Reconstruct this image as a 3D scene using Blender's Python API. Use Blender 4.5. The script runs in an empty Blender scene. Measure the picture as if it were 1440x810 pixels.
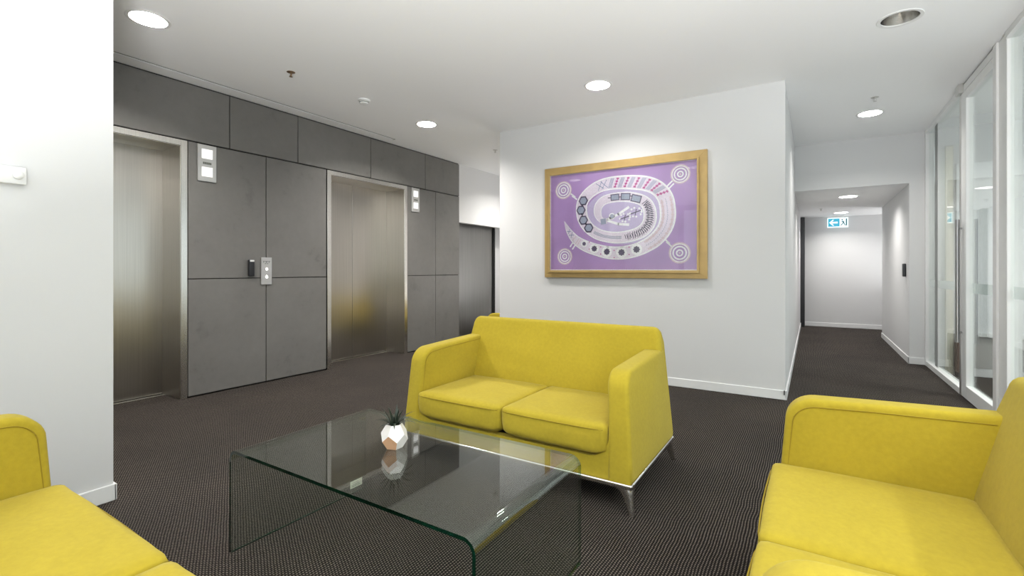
import bpy, bmesh, math, random
from mathutils import Vector, Matrix, noise

C = bpy.context.scene.collection
S = bpy.context.scene
PI = math.pi

# ------------------------------------------------------------------ camera, world, daylight, exposure
cam_d = bpy.data.cameras.new('camera')
cam_d.sensor_width = 36.0
cam_d.lens = 36.0 * 672.0 / 1440.0
cam_d.shift_y = -26.0 / 1440.0
cam_d.clip_start = 0.05
cam = bpy.data.objects.new('camera', cam_d)
cam.location = (0, 0, 1.15)
cam.rotation_euler = (PI / 2, 0, math.radians(32.128))
C.objects.link(cam)
S.camera = cam

W = bpy.data.worlds.new('overcast_sky')
W.use_nodes = True
bg = W.node_tree.nodes['Background']
bg.inputs['Color'].default_value = (0.90, 0.95, 1.0, 1)
bg.inputs['Strength'].default_value = 1.7
S.world = W


def portal(name, loc, rot, sx, sy):
    l = bpy.data.lights.new(name, 'AREA')
    l.shape = 'RECTANGLE'
    l.size, l.size_y = sx, sy
    l.cycles.is_portal = True
    o = bpy.data.objects.new(name, l)
    o.location, o.rotation_euler = loc, rot
    C.objects.link(o)


portal('added_rear_window_portal', (-0.88, -3.32, 1.4), (PI / 2, 0, PI), 4.0, 2.6)  # sampling portal of the rear window added for daylight
portal('office_window_portal', (4.42, 2.4, 1.45), (PI / 2, 0, PI / 2), 8.0, 2.3)

# unseen fill lights added to brighten the ceilings: lounge, office, lobby alcove, side passage
for fname, floc, fsize, fpow in (('ceiling_fill', (0.80, -0.75, 0.12), 0.8, 330.0),
                                 ('office_fill', (2.2, 0.4, 0.12), 0.8, 85.0),
                                 ('lobby_fill', (-2.95, 7.5, 0.5), 0.5, 20.0),
                                 ('passage_fill', (1.8, 10.9, 0.7), 0.6, 14.0)):
    fl = bpy.data.lights.new(fname, 'AREA')
    fl.shape = 'DISK'
    fl.size = fsize
    fl.energy = fpow
    fl.color = (0.985, 0.99, 1.0)
    flo = bpy.data.objects.new(fname, fl)
    flo.location = floc
    flo.rotation_euler = (PI, 0, 0)
    C.objects.link(flo)

LAMP = 340.0         # radiance of the lit downlight diffusers in the lounge and corridor
LAMP_LOBBY = 820.0   # the row along the elevators is brighter
LAMP_DIM = 12.0      # the row over the seats is dimmed
S.view_settings.view_transform = 'Standard'
S.view_settings.look = 'None'
S.view_settings.gamma = 1.0
S.view_settings.use_curve_mapping = False
S.view_settings.exposure = 0.0
S.cycles.sample_clamp_indirect = 5.0
S.cycles.blur_glossy = 0.7

# ------------------------------------------------------------------ materials


def new_mat(name):
    m = bpy.data.materials.new(name)
    m.use_nodes = True
    nt = m.node_tree
    return m, nt, nt.nodes['Principled BSDF']


def node(nt, t, **kw):
    n = nt.nodes.new(t)
    for k, v in kw.items():
        setattr(n, k, v)
    return n


def mth(nt, op, a, b=None, clamp=False):
    n = nt.nodes.new('ShaderNodeMath')
    n.operation = op
    n.use_clamp = clamp
    for i, v in enumerate((a, b)):
        if v is None:
            continue
        if isinstance(v, (int, float)):
            n.inputs[i].default_value = v
        else:
            nt.links.new(v, n.inputs[i])
    return n.outputs[0]


def ramp(nt, fac, stops):
    r = nt.nodes.new('ShaderNodeValToRGB')
    els = r.color_ramp.elements
    while len(els) < len(stops):
        els.new(0.5)
    for e, (p, c) in zip(els, stops):
        e.position = p
        e.color = (*c, 1)
    nt.links.new(fac, r.inputs[0])
    return r.outputs[0]


def coords(nt, scale=(1, 1, 1), kind='Object'):
    tc = nt.nodes.new('ShaderNodeTexCoord')
    mp = nt.nodes.new('ShaderNodeMapping')
    mp.inputs['Scale'].default_value = scale
    nt.links.new(tc.outputs[kind], mp.inputs[0])
    return mp.outputs[0]


def noise_tex(nt, vec, scale, detail=3, rough=0.5):
    n = nt.nodes.new('ShaderNodeTexNoise')
    n.inputs['Scale'].default_value = scale
    n.inputs['Detail'].default_value = detail
    n.inputs['Roughness'].default_value = rough
    nt.links.new(vec, n.inputs['Vector'])
    return n.outputs[0]


def bump(nt, h, bsdf, strength, dist):
    b = nt.nodes.new('ShaderNodeBump')
    b.inputs['Strength'].default_value = strength
    b.inputs['Distance'].default_value = dist
    nt.links.new(h, b.inputs['Height'])
    nt.links.new(b.outputs[0], bsdf.inputs['Normal'])


def plain(name, col, rough=0.5, metal=0.0, spec=0.5, var=0.03, scale=6.0):
    m, nt, b = new_mat(name)
    v = coords(nt)
    f = noise_tex(nt, v, scale)
    lo = tuple(c * (1 - var) for c in col)
    hi = tuple(min(1, c * (1 + var)) for c in col)
    nt.links.new(ramp(nt, f, [(0.3, lo), (0.7, hi)]), b.inputs['Base Color'])
    b.inputs['Roughness'].default_value = rough
    b.inputs['Metallic'].default_value = metal
    b.inputs['Specular IOR Level'].default_value = spec
    return m


def emit(name, col, strength):
    m, nt, b = new_mat(name)
    b.inputs['Base Color'].default_value = (0, 0, 0, 1)
    b.inputs['Emission Color'].default_value = (*col, 1)
    b.inputs['Emission Strength'].default_value = strength
    return m


def thin_glass(name, tint, haze=0.0, hazecol=(0.8, 0.85, 0.85), ior=1.5):
    """a pane without refraction: what it does not reflect passes straight through"""
    m = bpy.data.materials.new(name)
    m.use_nodes = True
    nt = m.node_tree
    nt.nodes.clear()
    out = node(nt, 'ShaderNodeOutputMaterial')
    tr = node(nt, 'ShaderNodeBsdfTransparent')
    tr.inputs[0].default_value = (*tint, 1)
    gl = node(nt, 'ShaderNodeBsdfGlossy')
    gl.inputs['Roughness'].default_value = 0.0
    gl.inputs['Color'].default_value = (1, 1, 1, 1)
    geo = node(nt, 'ShaderNodeNewGeometry')
    fr = node(nt, 'ShaderNodeFresnel')
    ior = mth(nt, 'ADD', ior, mth(nt, 'MULTIPLY', geo.outputs['Backfacing'], 1 / ior - ior))
    nt.links.new(ior, fr.inputs['IOR'])
    mix = node(nt, 'ShaderNodeMixShader')
    nt.links.new(fr.outputs[0], mix.inputs[0])
    nt.links.new(tr.outputs[0], mix.inputs[1])
    nt.links.new(gl.outputs[0], mix.inputs[2])
    last = mix.outputs[0]
    if haze:
        d1_ = node(nt, 'ShaderNodeBsdfDiffuse')
        d1_.inputs[0].default_value = (*hazecol, 1)
        d2_ = node(nt, 'ShaderNodeBsdfTranslucent')
        d2_.inputs[0].default_value = (*hazecol, 1)
        df = node(nt, 'ShaderNodeMixShader')
        nt.links.new(d1_.outputs[0], df.inputs[1])
        nt.links.new(d2_.outputs[0], df.inputs[2])
        m2 = node(nt, 'ShaderNodeMixShader')
        m2.inputs[0].default_value = haze
        nt.links.new(last, m2.inputs[1])
        nt.links.new(df.outputs[0], m2.inputs[2])
        last = m2.outputs[0]
    nt.links.new(last, out.inputs[0])
    return m


def make_wall_paint(name, col, rough=0.55):
    m, nt, b = new_mat(name)
    v = coords(nt)
    f = noise_tex(nt, v, 1.3, 2)
    nt.links.new(ramp(nt, f, [(0.3, tuple(c * 0.985 for c in col)), (0.7, col)]), b.inputs['Base Color'])
    b.inputs['Roughness'].default_value = rough
    b.inputs['Specular IOR Level'].default_value = 0.3
    bump(nt, noise_tex(nt, v, 260, 2), b, 0.05, 0.001)
    return m


def make_carpet():
    m, nt, b = new_mat('loop_pile_carpet')
    v = coords(nt)
    sp = node(nt, 'ShaderNodeSeparateXYZ')
    nt.links.new(v, sp.inputs[0])
    P = 0.0118
    k = 2 * PI / P
    # loops in straight rows along y, every second row shifted by half a loop
    wob = mth(nt, 'MULTIPLY', mth(nt, 'SUBTRACT', noise_tex(nt, v, 5.0, 3), 0.5), 0.020)
    xs = mth(nt, 'MULTIPLY', mth(nt, 'ADD', sp.outputs[0], wob), 1 / P)
    row = mth(nt, 'FLOOR', xs)
    odd = mth(nt, 'MULTIPLY', mth(nt, 'MODULO', row, 2.0), 0.5)
    fx = mth(nt, 'ABSOLUTE', mth(nt, 'SUBTRACT', mth(nt, 'FRACT', xs), 0.5))
    ys = mth(nt, 'ADD', mth(nt, 'MULTIPLY', sp.outputs[1], 1 / (P * 1.05)), odd)
    fy = mth(nt, 'ABSOLUTE', mth(nt, 'SUBTRACT', mth(nt, 'FRACT', ys), 0.5))
    d = mth(nt, 'SQRT', mth(nt, 'ADD', mth(nt, 'POWER', fx, 2.0), mth(nt, 'POWER', mth(nt, 'MULTIPLY', fy, 0.72), 2.0)))
    n1 = noise_tex(nt, v, 90, 2)
    n2 = noise_tex(nt, v, 1.6, 3)
    dd = mth(nt, 'ADD', d, mth(nt, 'MULTIPLY', mth(nt, 'SUBTRACT', n1, 0.5), 0.22))
    dots = ramp(nt, dd, [(0.14, (0.172, 0.148, 0.128)), (0.30, (0.012, 0.0100, 0.0090))])
    mx = node(nt, 'ShaderNodeMix', data_type='RGBA', blend_type='MULTIPLY')
    mx.inputs[0].default_value = 1.0
    nt.links.new(dots, mx.inputs[6])
    nt.links.new(ramp(nt, n2, [(0.35, (0.86, 0.86, 0.87)), (0.65, (1.05, 1.03, 1.02))]), mx.inputs[7])
    nt.links.new(mx.outputs[2], b.inputs['Base Color'])
    b.inputs['Roughness'].default_value = 0.95
    b.inputs['Specular IOR Level'].default_value = 0.1
    bump(nt, mth(nt, 'SUBTRACT', 0.5, d), b, 0.5, 0.004)
    return m


def make_fabric(name, col, weave=1.0):
    m, nt, b = new_mat(name)
    v = coords(nt)
    n1 = noise_tex(nt, v, 55, 4, 0.6)
    n2 = noise_tex(nt, v, 4, 2)
    f = mth(nt, 'ADD', mth(nt, 'MULTIPLY', n1, 0.6), mth(nt, 'MULTIPLY', n2, 0.4))
    nt.links.new(ramp(nt, f, [(0.35, tuple(c * 0.93 for c in col)), (0.65, tuple(min(1, c * 1.06) for c in col))]), b.inputs['Base Color'])
    b.inputs['Roughness'].default_value = 0.85
    b.inputs['Specular IOR Level'].default_value = 0.2
    b.inputs['Sheen Weight'].default_value = 0.12
    b.inputs['Sheen Roughness'].default_value = 0.5
    b.inputs['Sheen Tint'].default_value = (1, 0.95, 0.7, 1)
    w = noise_tex(nt, coords(nt, (1, 1, 1)), 700, 2)
    bump(nt, mth(nt, 'ADD', w, mth(nt, 'MULTIPLY', n1, 1.5)), b, 0.22 * weave, 0.0015)
    return m


def make_brushed(name, col, rough, vertical=True, amp=0.06):
    m, nt, b = new_mat(name)
    sc = (160, 160, 1.2) if vertical else (1.2, 1.2, 160)
    v = coords(nt, sc)
    f = noise_tex(nt, v, 1.0, 3)
    lo = tuple(c * (1 - amp) for c in col)
    hi = tuple(min(1, c * (1 + amp)) for c in col)
    nt.links.new(ramp(nt, f, [(0.3, lo), (0.7, hi)]), b.inputs['Base Color'])
    b.inputs['Metallic'].default_value = 1.0
    b.inputs['Roughness'].default_value = rough
    b.inputs['Anisotropic'].default_value = 0.5
    bump(nt, f, b, 0.03, 0.001)
    return m


def make_slate():
    m, nt, b = new_mat('charcoal_cladding')
    v = coords(nt, kind='Object')
    n1 = noise_tex(nt, v, 2.2, 5, 0.65)
    n2 = noise_tex(nt, v, 14, 4, 0.6)
    f = mth(nt, 'ADD', mth(nt, 'MULTIPLY', n1, 0.7), mth(nt, 'MULTIPLY', n2, 0.3))
    nt.links.new(ramp(nt, f, [(0.30, (0.118, 0.114, 0.106)), (0.42, (0.158, 0.152, 0.143)), (0.7, (0.184, 0.178, 0.168))]), b.inputs['Base Color'])
    b.inputs['Roughness'].default_value = 0.42
    b.inputs['Specular IOR Level'].default_value = 0.4
    bump(nt, n2, b, 0.05, 0.001)
    return m


M = {
    'wall': make_wall_paint('white_wall_paint', (0.70, 0.70, 0.70)),
    'ceiling': make_wall_paint('white_ceiling_paint', (0.965, 0.965, 0.965), 0.8),
    'trim': plain('white_trim', (0.84, 0.84, 0.84), 0.35, var=0.01),
    'taupe': make_wall_paint('taupe_wall_paint', (0.50, 0.49, 0.475)),
    'cream': make_wall_paint('cream_wall_paint', (0.74, 0.70, 0.58)),
    'brown': plain('brown_laminate', (0.16, 0.095, 0.07), 0.4),
    'board': plain('white_board', (0.86, 0.87, 0.88), 0.12, var=0.005),
    'carpet': make_carpet(),
    'yellow': make_fabric('mustard_yellow_fabric', (0.445, 0.343, 0.028)),
    'seam': plain('mustard_seam_shade', (0.30, 0.215, 0.012), 0.9),  # fabric colour darkened to paint the shade in the seam grooves
    'black': plain('black_fabric', (0.012, 0.012, 0.012), 0.9),
    'dark': plain('dark_joint', (0.012, 0.012, 0.012), 0.8),
    'slate': make_slate(),
    'brushed': make_brushed('brushed_steel_door', (0.52, 0.49, 0.448), 0.28),
    'bright_steel': make_brushed('bright_steel_frame', (0.74, 0.72, 0.68), 0.24),
    'dark_steel': make_brushed('dark_steel_panel', (0.30, 0.295, 0.285), 0.30, amp=0.12),
    'chrome': plain('polished_chrome', (0.76, 0.74, 0.71), 0.20, 1.0, var=0.01),
    'steel_plate': plain('satin_steel_plate', (0.70, 0.69, 0.67), 0.35, 1.0),
    'handle': plain('satin_handle_steel', (0.34, 0.34, 0.34), 0.28, 1.0),
    'alu': plain('white_aluminium', (0.82, 0.82, 0.81), 0.3, var=0.01),
    'blackplastic': plain('black_plastic', (0.018, 0.019, 0.022), 0.3),
    'greyplastic': plain('light_grey_plastic', (0.62, 0.62, 0.62), 0.35),
    'white_plastic': plain('white_plastic', (0.82, 0.82, 0.81), 0.35, var=0.01),
    'brass': plain('brass_sprinkler', (0.42, 0.30, 0.20), 0.3, 1.0),
    'gold': plain('gold_wood_frame', (0.50, 0.345, 0.135), 0.38, 0.25, var=0.08, scale=9),
    'glass': thin_glass('thin_clear_glass', (0.955, 0.985, 0.97)),
    'table_glass': thin_glass('table_top_glass', (0.91, 0.945, 0.92), ior=1.75),
    'film': thin_glass('frosted_film', (0.96, 0.98, 0.97), 0.42, (0.93, 0.96, 0.95)),
    'green_edge': plain('green_glass_edge', (0.002, 0.017, 0.009), 0.06, var=0.4, scale=4),
    'clear_edge': thin_glass('clear_glass_edge', (0.55, 0.68, 0.60)),
    'pot': plain('white_ceramic', (0.85, 0.83, 0.82), 0.35, var=0.01),
    'tan': plain('bare_clay_facet', (0.66, 0.39, 0.235), 0.6),
    'soil': plain('dark_soil', (0.02, 0.018, 0.015), 0.9, var=0.4, scale=80),
    'leaf': plain('dark_green_leaf', (0.016, 0.028, 0.016), 0.35, var=0.3, scale=30),
    'paper': plain('cream_sticker', (0.80, 0.82, 0.70), 0.5, var=0.01),
    'ink': plain('grey_ink', (0.16, 0.17, 0.15), 0.6),
    'lamp': emit('lit_diffuser', (1.0, 0.965, 0.915), LAMP),
    'lamp_lobby': emit('lit_lobby_diffuser', (1.0, 0.965, 0.915), LAMP_LOBBY),
    'lamp_office': emit('lit_office_diffuser', (1.0, 0.98, 0.95), 620.0),
    'lamp_corridor': emit('lit_corridor_diffuser', (1.0, 0.97, 0.93), 330.0),
    'lamp_dim': emit('dimmed_diffuser', (1.0, 0.965, 0.915), LAMP_DIM),
    'square_lamp': emit('lit_indicator', (1.0, 0.99, 0.97), 1.1),
    'button': emit('lit_call_button', (1.0, 1.0, 0.98), 1.6),
    'sign_teal': emit('exit_sign_teal', (0.03, 0.45, 0.66), 1.0),
    'sign_white': emit('exit_sign_white', (0.86, 0.97, 1.0), 1.25),
    'sign_dark': emit('exit_sign_dark', (0.02, 0.16, 0.20), 0.8),
}


M['bend'] = thin_glass('bent_glass_corner_sheet', (0.80, 0.86, 0.78), ior=1.9)


def paint(name, col):
    m, nt, b = new_mat(name)
    v = coords(nt)
    f = noise_tex(nt, v, 150, 3, 0.7)
    g = noise_tex(nt, v, 3, 2)
    h = mth(nt, 'ADD', mth(nt, 'MULTIPLY', f, 0.65), mth(nt, 'MULTIPLY', g, 0.35))
    nt.links.new(ramp(nt, h, [(0.38, tuple(c * 0.82 for c in col)), (0.62, tuple(min(1, c * 1.18) for c in col))]), b.inputs['Base Color'])
    b.inputs['Roughness'].default_value = 0.7
    return m


M['p_back'] = paint('paint_lilac_ground', (0.42, 0.235, 0.52))
M['p_pale'] = paint('paint_pale_lavender', (0.74, 0.60, 0.74))
M['p_white'] = paint('paint_white_dots', (0.86, 0.78, 0.84))
M['p_grey'] = paint('paint_blue_grey', (0.33, 0.33, 0.46))
M['p_dark'] = paint('paint_dark_plum', (0.085, 0.055, 0.12))
M['p_magenta'] = paint('paint_magenta', (0.48, 0.06, 0.27))
M['p_blue'] = paint('paint_slate_blue', (0.17, 0.20, 0.38))
M['p_rose'] = paint('paint_rose', (0.66, 0.47, 0.55))
M['p_cool'] = paint('paint_cool_lilac', (0.52, 0.40, 0.64))

# ------------------------------------------------------------------ helpers


def B():
    return bmesh.new()


def add_box(bm, x0, x1, y0, y1, z0, z1, bevel=0.0, seg=2, mi=0):
    r = bmesh.ops.create_cube(bm, size=1.0)
    vs = r['verts']
    for v in vs:
        v.co = Vector(((x0 + x1) / 2 + v.co.x * (x1 - x0), (y0 + y1) / 2 + v.co.y * (y1 - y0), (z0 + z1) / 2 + v.co.z * (z1 - z0)))
    fs = list({f for v in vs for f in v.link_faces})
    for f in fs:
        f.material_index = mi
    if bevel:
        es = list({e for v in vs for e in v.link_edges})
        bmesh.ops.bevel(bm, geom=es, offset=bevel, segments=seg, affect='EDGES', profile=0.5, clamp_overlap=True)
    return bm


def add_cyl(bm, p, r, h, n=24, axis='Z', r2=None, mi=0):
    """a closed cylinder from p along +axis"""
    res = bmesh.ops.create_cone(bm, cap_ends=True, cap_tris=False, segments=n, radius1=r, radius2=r if r2 is None else r2, depth=h)
    mat = Matrix.Translation((0, 0, h / 2))
    if axis == 'X':
        mat = Matrix.Rotation(PI / 2, 4, 'Y') @ mat
    elif axis == 'Y':
        mat = Matrix.Rotation(-PI / 2, 4, 'X') @ mat
    mat = Matrix.Translation(p) @ mat
    bmesh.ops.transform(bm, matrix=mat, verts=res['verts'])
    for f in {f for v in res['verts'] for f in v.link_faces}:
        f.material_index = mi
    return bm


def add_tube(bm, pts, r, n=6, closed=False, radii=None):
    pts = [Vector(p) for p in pts]
    rings = []
    N = len(pts)
    for i, p in enumerate(pts):
        a = pts[(i - 1) % N] if (i > 0 or closed) else p
        b = pts[(i + 1) % N] if (i < N - 1 or closed) else p
        t = (b - a).normalized()
        up = Vector((0, 0, 1)) if abs(t.z) < 0.9 else Vector((1, 0, 0))
        s = t.cross(up).normalized()
        u = s.cross(t).normalized()
        rr = radii[i] if radii else r
        rings.append([bm.verts.new(p + rr * (math.cos(2 * PI * k / n) * s + math.sin(2 * PI * k / n) * u)) for k in range(n)])
    cnt = N if closed else N - 1
    for i in range(cnt):
        A, D = rings[i], rings[(i + 1) % N]
        for k in range(n):
            bm.faces.new((A[k], A[(k + 1) % n], D[(k + 1) % n], D[k]))
    if not closed:
        bm.faces.new(rings[0][::-1])
        bm.faces.new(rings[-1])
    return bm


def add_lathe(bm, prof, n=32, mi=0, cap=True):
    rings = []
    for r, z in prof:
        if r < 1e-6:
            rings.append([bm.verts.new((0, 0, z))])
        else:
            rings.append([bm.verts.new((r * math.cos(2 * PI * k / n), r * math.sin(2 * PI * k / n), z)) for k in range(n)])
    for A, D in zip(rings, rings[1:]):
        for k in range(n):
            k2 = (k + 1) % n
            if len(A) == 1 and len(D) == 1:
                continue
            if len(A) == 1:
                f = bm.faces.new((A[0], D[k2], D[k]))
            elif len(D) == 1:
                f = bm.faces.new((A[k], A[k2], D[0]))
            else:
                f = bm.faces.new((A[k], A[k2], D[k2], D[k]))
            f.material_index = mi
    return bm


def add_prism(bm, outline, x0, x1, bevel=0.0, seg=3):
    """outline is a list of (y, z); extruded along x"""
    v0 = [bm.verts.new((x0, y, z)) for y, z in outline]
    v1 = [bm.verts.new((x1, y, z)) for y, z in outline]
    n = len(outline)
    c0 = bm.faces.new(v0)
    c1 = bm.faces.new(v1[::-1])
    for i in range(n):
        j = (i + 1) % n
        bm.faces.new((v0[j], v0[i], v1[i], v1[j]))
    bmesh.ops.recalc_face_normals(bm, faces=bm.faces[:])
    if bevel:
        es = list(c0.edges) + list(c1.edges)
        bmesh.ops.bevel(bm, geom=es, offset=bevel, segments=seg, affect='EDGES', profile=0.5, clamp_overlap=True)
    return bm


def arc(cy, cz, r, a0, a1, n=6):
    return [(cy + r * math.cos(math.radians(a0 + (a1 - a0) * i / n)), cz + r * math.sin(math.radians(a0 + (a1 - a0) * i / n))) for i in range(n + 1)]


def obj(name, bm, mats, parent=None, smooth=False, fix=True, center=True, loc=None):
    if fix:
        bmesh.ops.recalc_face_normals(bm, faces=bm.faces[:])
    me = bpy.data.meshes.new(name)
    off = Vector((0, 0, 0))
    if parent is None and center and loc is None:
        xs = [v.co for v in bm.verts]
        lo = Vector((min(v.x for v in xs), min(v.y for v in xs), min(v.z for v in xs)))
        hi = Vector((max(v.x for v in xs), max(v.y for v in xs), max(v.z for v in xs)))
        off = Vector(((lo.x + hi.x) / 2, (lo.y + hi.y) / 2, lo.z))
        bmesh.ops.translate(bm, vec=-off, verts=bm.verts[:])
    bm.to_mesh(me)
    bm.free()
    if not isinstance(mats, (list, tuple)):
        mats = [mats]
    for m in mats:
        me.materials.append(m)
    if smooth:
        for p in me.polygons:
            p.use_smooth = True
        if smooth != 'all':
            try:
                me.set_sharp_from_angle(angle=math.radians(smooth if smooth is not True else 40))
            except Exception:
                pass
    o = bpy.data.objects.new(name, me)
    o.location = loc if loc is not None else off
    if parent is not None:
        o.parent = parent
        if loc is None:
            o.location = (0, 0, 0)
    C.objects.link(o)
    return o


def thing(name, label, cat, loc=(0, 0, 0), rotz=0.0, group=None):
    o = bpy.data.objects.new(name, None)
    o.empty_display_size = 0.1
    o.location = loc
    o.rotation_euler = (0, 0, rotz)
    C.objects.link(o)
    return tag(o, label, cat, group)


def tag(o, label, cat, group=None):
    o['label'] = label
    o['category'] = cat
    if group:
        o['group'] = group
    return o


def struct(name, bm, mats, label=None, parent=None, smooth=False):
    o = obj(name, bm, mats, parent, smooth, center=False)
    if parent is None:
        o['kind'] = 'structure'
        if label:
            o['label'] = label
    return o


def box(name, x0, x1, y0, y1, z0, z1, mat, parent=None, bevel=0.0, seg=2, smooth=False):
    return obj(name, add_box(B(), x0, x1, y0, y1, z0, z1, bevel, seg), mat, parent, smooth)


# ------------------------------------------------------------------ room constants
CZ = 2.82            # main ceiling
XL = -4.71           # face of the elevator wall
YP = 4.85            # face of the wall with the picture
XG = 1.18            # glass partition
CC = 2.205           # corridor ceiling
DOWN = [(-3.75, 1.41), (-3.755, 4.13), (-1.645, 4.085), (0.525, 6.37), (0.495, 4.065)]
DOWN_UNSEEN = [(-3.75, 6.85), (-1.645, 1.41), (0.5, 1.35), (-1.645, -1.3), (0.5, -1.4)]
OFFICE_DOWN = [(2.3, 5.6), (2.3, 2.9), (2.3, 0.2), (3.6, 4.2), (3.6, 1.5)]
CORR = [(0.44, 8.45), (0.46, 10.75)]


def plane_with_holes(x0, x1, y0, y1, z, holes, r):
    bm = B()
    es = []
    vs = [bm.verts.new(p) for p in ((x0, y0, z), (x1, y0, z), (x1, y1, z), (x0, y1, z))]
    es += [bm.edges.new((vs[i], vs[(i + 1) % 4])) for i in range(4)]
    for hx, hy in holes:
        ring = [bm.verts.new((hx + r * math.cos(2 * PI * k / 32), hy + r * math.sin(2 * PI * k / 32), z)) for k in range(32)]
        es += [bm.edges.new((ring[k], ring[(k + 1) % 32])) for k in range(32)]
    bmesh.ops.triangle_fill(bm, use_beauty=True, use_dissolve=False, edges=es, normal=(0, 0, -1))
    return bm


# ------------------------------------------------------------------ setting
bm = B()
add_box(bm, -5.6, 4.6, -3.6, 12.2, -0.1, 0.0)
struct('floor', bm, M['carpet'], 'dark brown loop-pile carpet with rows of pale flecks')

bm = plane_with_holes(-5.6, 4.6, -3.6, 8.6, CZ, DOWN + DOWN_UNSEEN + OFFICE_DOWN, 0.105)
struct('ceiling', bm, M['ceiling'], 'flat white plaster ceiling with recessed downlights')

bm = plane_with_holes(-0.4, 2.6, 7.531, 11.75, CC, CORR, 0.105)
struct('ceiling_corridor', bm, M['ceiling'], 'lower white ceiling over the corridor')

# bulkhead where the ceiling drops into the corridor
bm = B()
add_box(bm, -0.2, 1.005, 7.53, 7.68, CC + 0.001, CZ)
struct('wall_bulkhead', bm, M['wall'], 'white bulkhead above the corridor opening')

# elevator wall: dark backing cut around the two elevator recesses, cladding panels in front
F1 = (0.79, 2.067)      # outer frame of the near elevator, y
F2 = (3.511, 4.795)
ZF = 2.298
YE = 5.94
backs = []
for y0, y1, z0, z1 in ((F1[1], F2[0], 0, ZF), (-0.6, F1[0], 0, ZF), (F2[1], YE, 0, ZF), (-0.6, YE, ZF, CZ)):
    bm = B()
    add_box(bm, XL - 0.40, XL - 0.022, y0, y1, z0, z1)
    backs.append((y0, y1, z0, z1, struct('wall_left', bm, M['dark'], 'dark elevator wall clad in large charcoal panels')))
for a, b_ in (F1, F2):
    bm = B()
    add_box(bm, XL - 0.62, XL - 0.42, a - 0.2, b_ + 0.2, 0, CZ)
    struct('wall_shaft', bm, M['dark'])
G = 0.004
ZJ = 1.065
panels = []
tops = [-0.6, 1.05, 2.432, 3.148, 4.154, 5.158, YE]
for a, b_ in zip(tops, tops[1:]):
    panels.append((a, b_, ZF + 0.004, 2.808))
for a, b_ in ((-0.6, F1[0]), (F1[1] + 0.004, 2.791), (2.791, F2[0] - 0.004), (F2[1] + 0.004, 5.379), (5.379, YE)):
    panels.append((a, b_, 0.012, ZJ))
    panels.append((a, b_, ZJ, ZF))
rnd = random.Random(4)
for a, b_, z0, z1 in panels:
    d = rnd.uniform(0, 0.0015)
    own = next(q[4] for q in backs if q[0] <= (a + b_) / 2 <= q[1] and q[2] <= (z0 + z1) / 2 <= q[3])
    o = box('cladding_panel', XL - 0.020, XL - 0.0015 + d, a + G, b_ - G, z0 + G, z1 - G, M['slate'], own, 0.0015, 1)

# left foreground wall
bm = B()
add_box(bm, -3.25, -2.955, -3.4, 0.962, 0, CZ)
struct('wall_near_left', bm, M['wall'], 'plain white wall at the left behind the yellow sofa')
bm = B()
add_box(bm, -2.955, -2.943, -3.4, 0.972, 0, 0.082, 0.003, 1)
add_box(bm, -3.25, -2.943, 0.962, 0.974, 0, 0.082, 0.003, 1)
struct('baseboard_left', bm, M['trim'])
bm = B()
add_box(bm, -5.2, -3.25, -0.75, -0.6, 0, CZ)
struct('wall_lobby_end', bm, M['wall'])

# picture wall block with the corridor behind it
bm = B()
add_box(bm, -3.222, -0.2, YP, YP + 0.13, 0, CZ)
struct('wall_back', bm, M['wall'], 'white wall that carries the framed purple picture')
bm = B()
add_box(bm, -0.33, -0.2, YP + 0.13, 11.6, 0, CZ)
struct('wall_corridor_left', bm, M['wall'], 'white left wall of the corridor')
bm = B()
add_box(bm, -3.23, -0.19, YP - 0.012, YP, 0, 0.082, 0.003, 1)
struct('baseboard_back', bm, M['trim'])
bm = B()
add_box(bm, -0.2, -0.188, YP - 0.012, 11.2, 0, 0.082, 0.003, 1)
struct('baseboard_corridor_left', bm, M['trim'])
bm = B()
add_box(bm, -0.33, 2.6, 11.5, 11.65, 0, CC + 0.1)
struct('wall_corridor_end', bm, M['wall'], 'white wall closing the far end of the corridor')
bm = B()
add_box(bm, -0.13, 2.6, 11.488, 11.5, 0, 0.082, 0.003, 1)
struct('baseboard_corridor_end', bm, M['trim'])
bm = B()
add_box(bm, 1.005, 1.18, 7.53, 10.2, 0, CZ)
struct('wall_corridor_right', bm, M['wall'], 'white right wall of the corridor with its pier beside the glass')
bm = B()
add_box(bm, 0.993, 1.005, 7.518, 10.2, 0, 0.082, 0.003, 1)
add_box(bm, 0.993, 1.172, 7.518, 7.53, 0, 0.082, 0.003, 1)
struct('baseboard_corridor_right', bm, M['trim'])
bm = B()
add_box(bm, 2.45, 2.6, 10.2, 11.5, 0, CC + 0.1)
add_box(bm, 1.18, 2.6, 10.05, 10.2, 0, CC + 0.1)
struct('wall_side_passage', bm, M['wall'])

# lobby beyond the elevators
bm = B()
add_box(bm, XL - 0.1, XL - 0.012, YE, 8.4, 1.895, CZ)
struct('wall_door_head', bm, M['wall'], 'white wall above the dark sliding door')
bm = B()
add_box(bm, -5.2, -5.06, YE - 0.1, 8.4, 0, CZ)
struct('wall_lobby_left', bm, M['wall'])
bm = B()
add_box(bm, -5.2, -2.6, 8.3, 8.45, 0, CZ)
struct('wall_lobby_far', bm, M['wall'])
bm = B()
add_box(bm, -2.78, -2.63, YP + 0.13, 8.3, 0, CZ)
struct('wall_lobby_right', bm, M['wall'])

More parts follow.
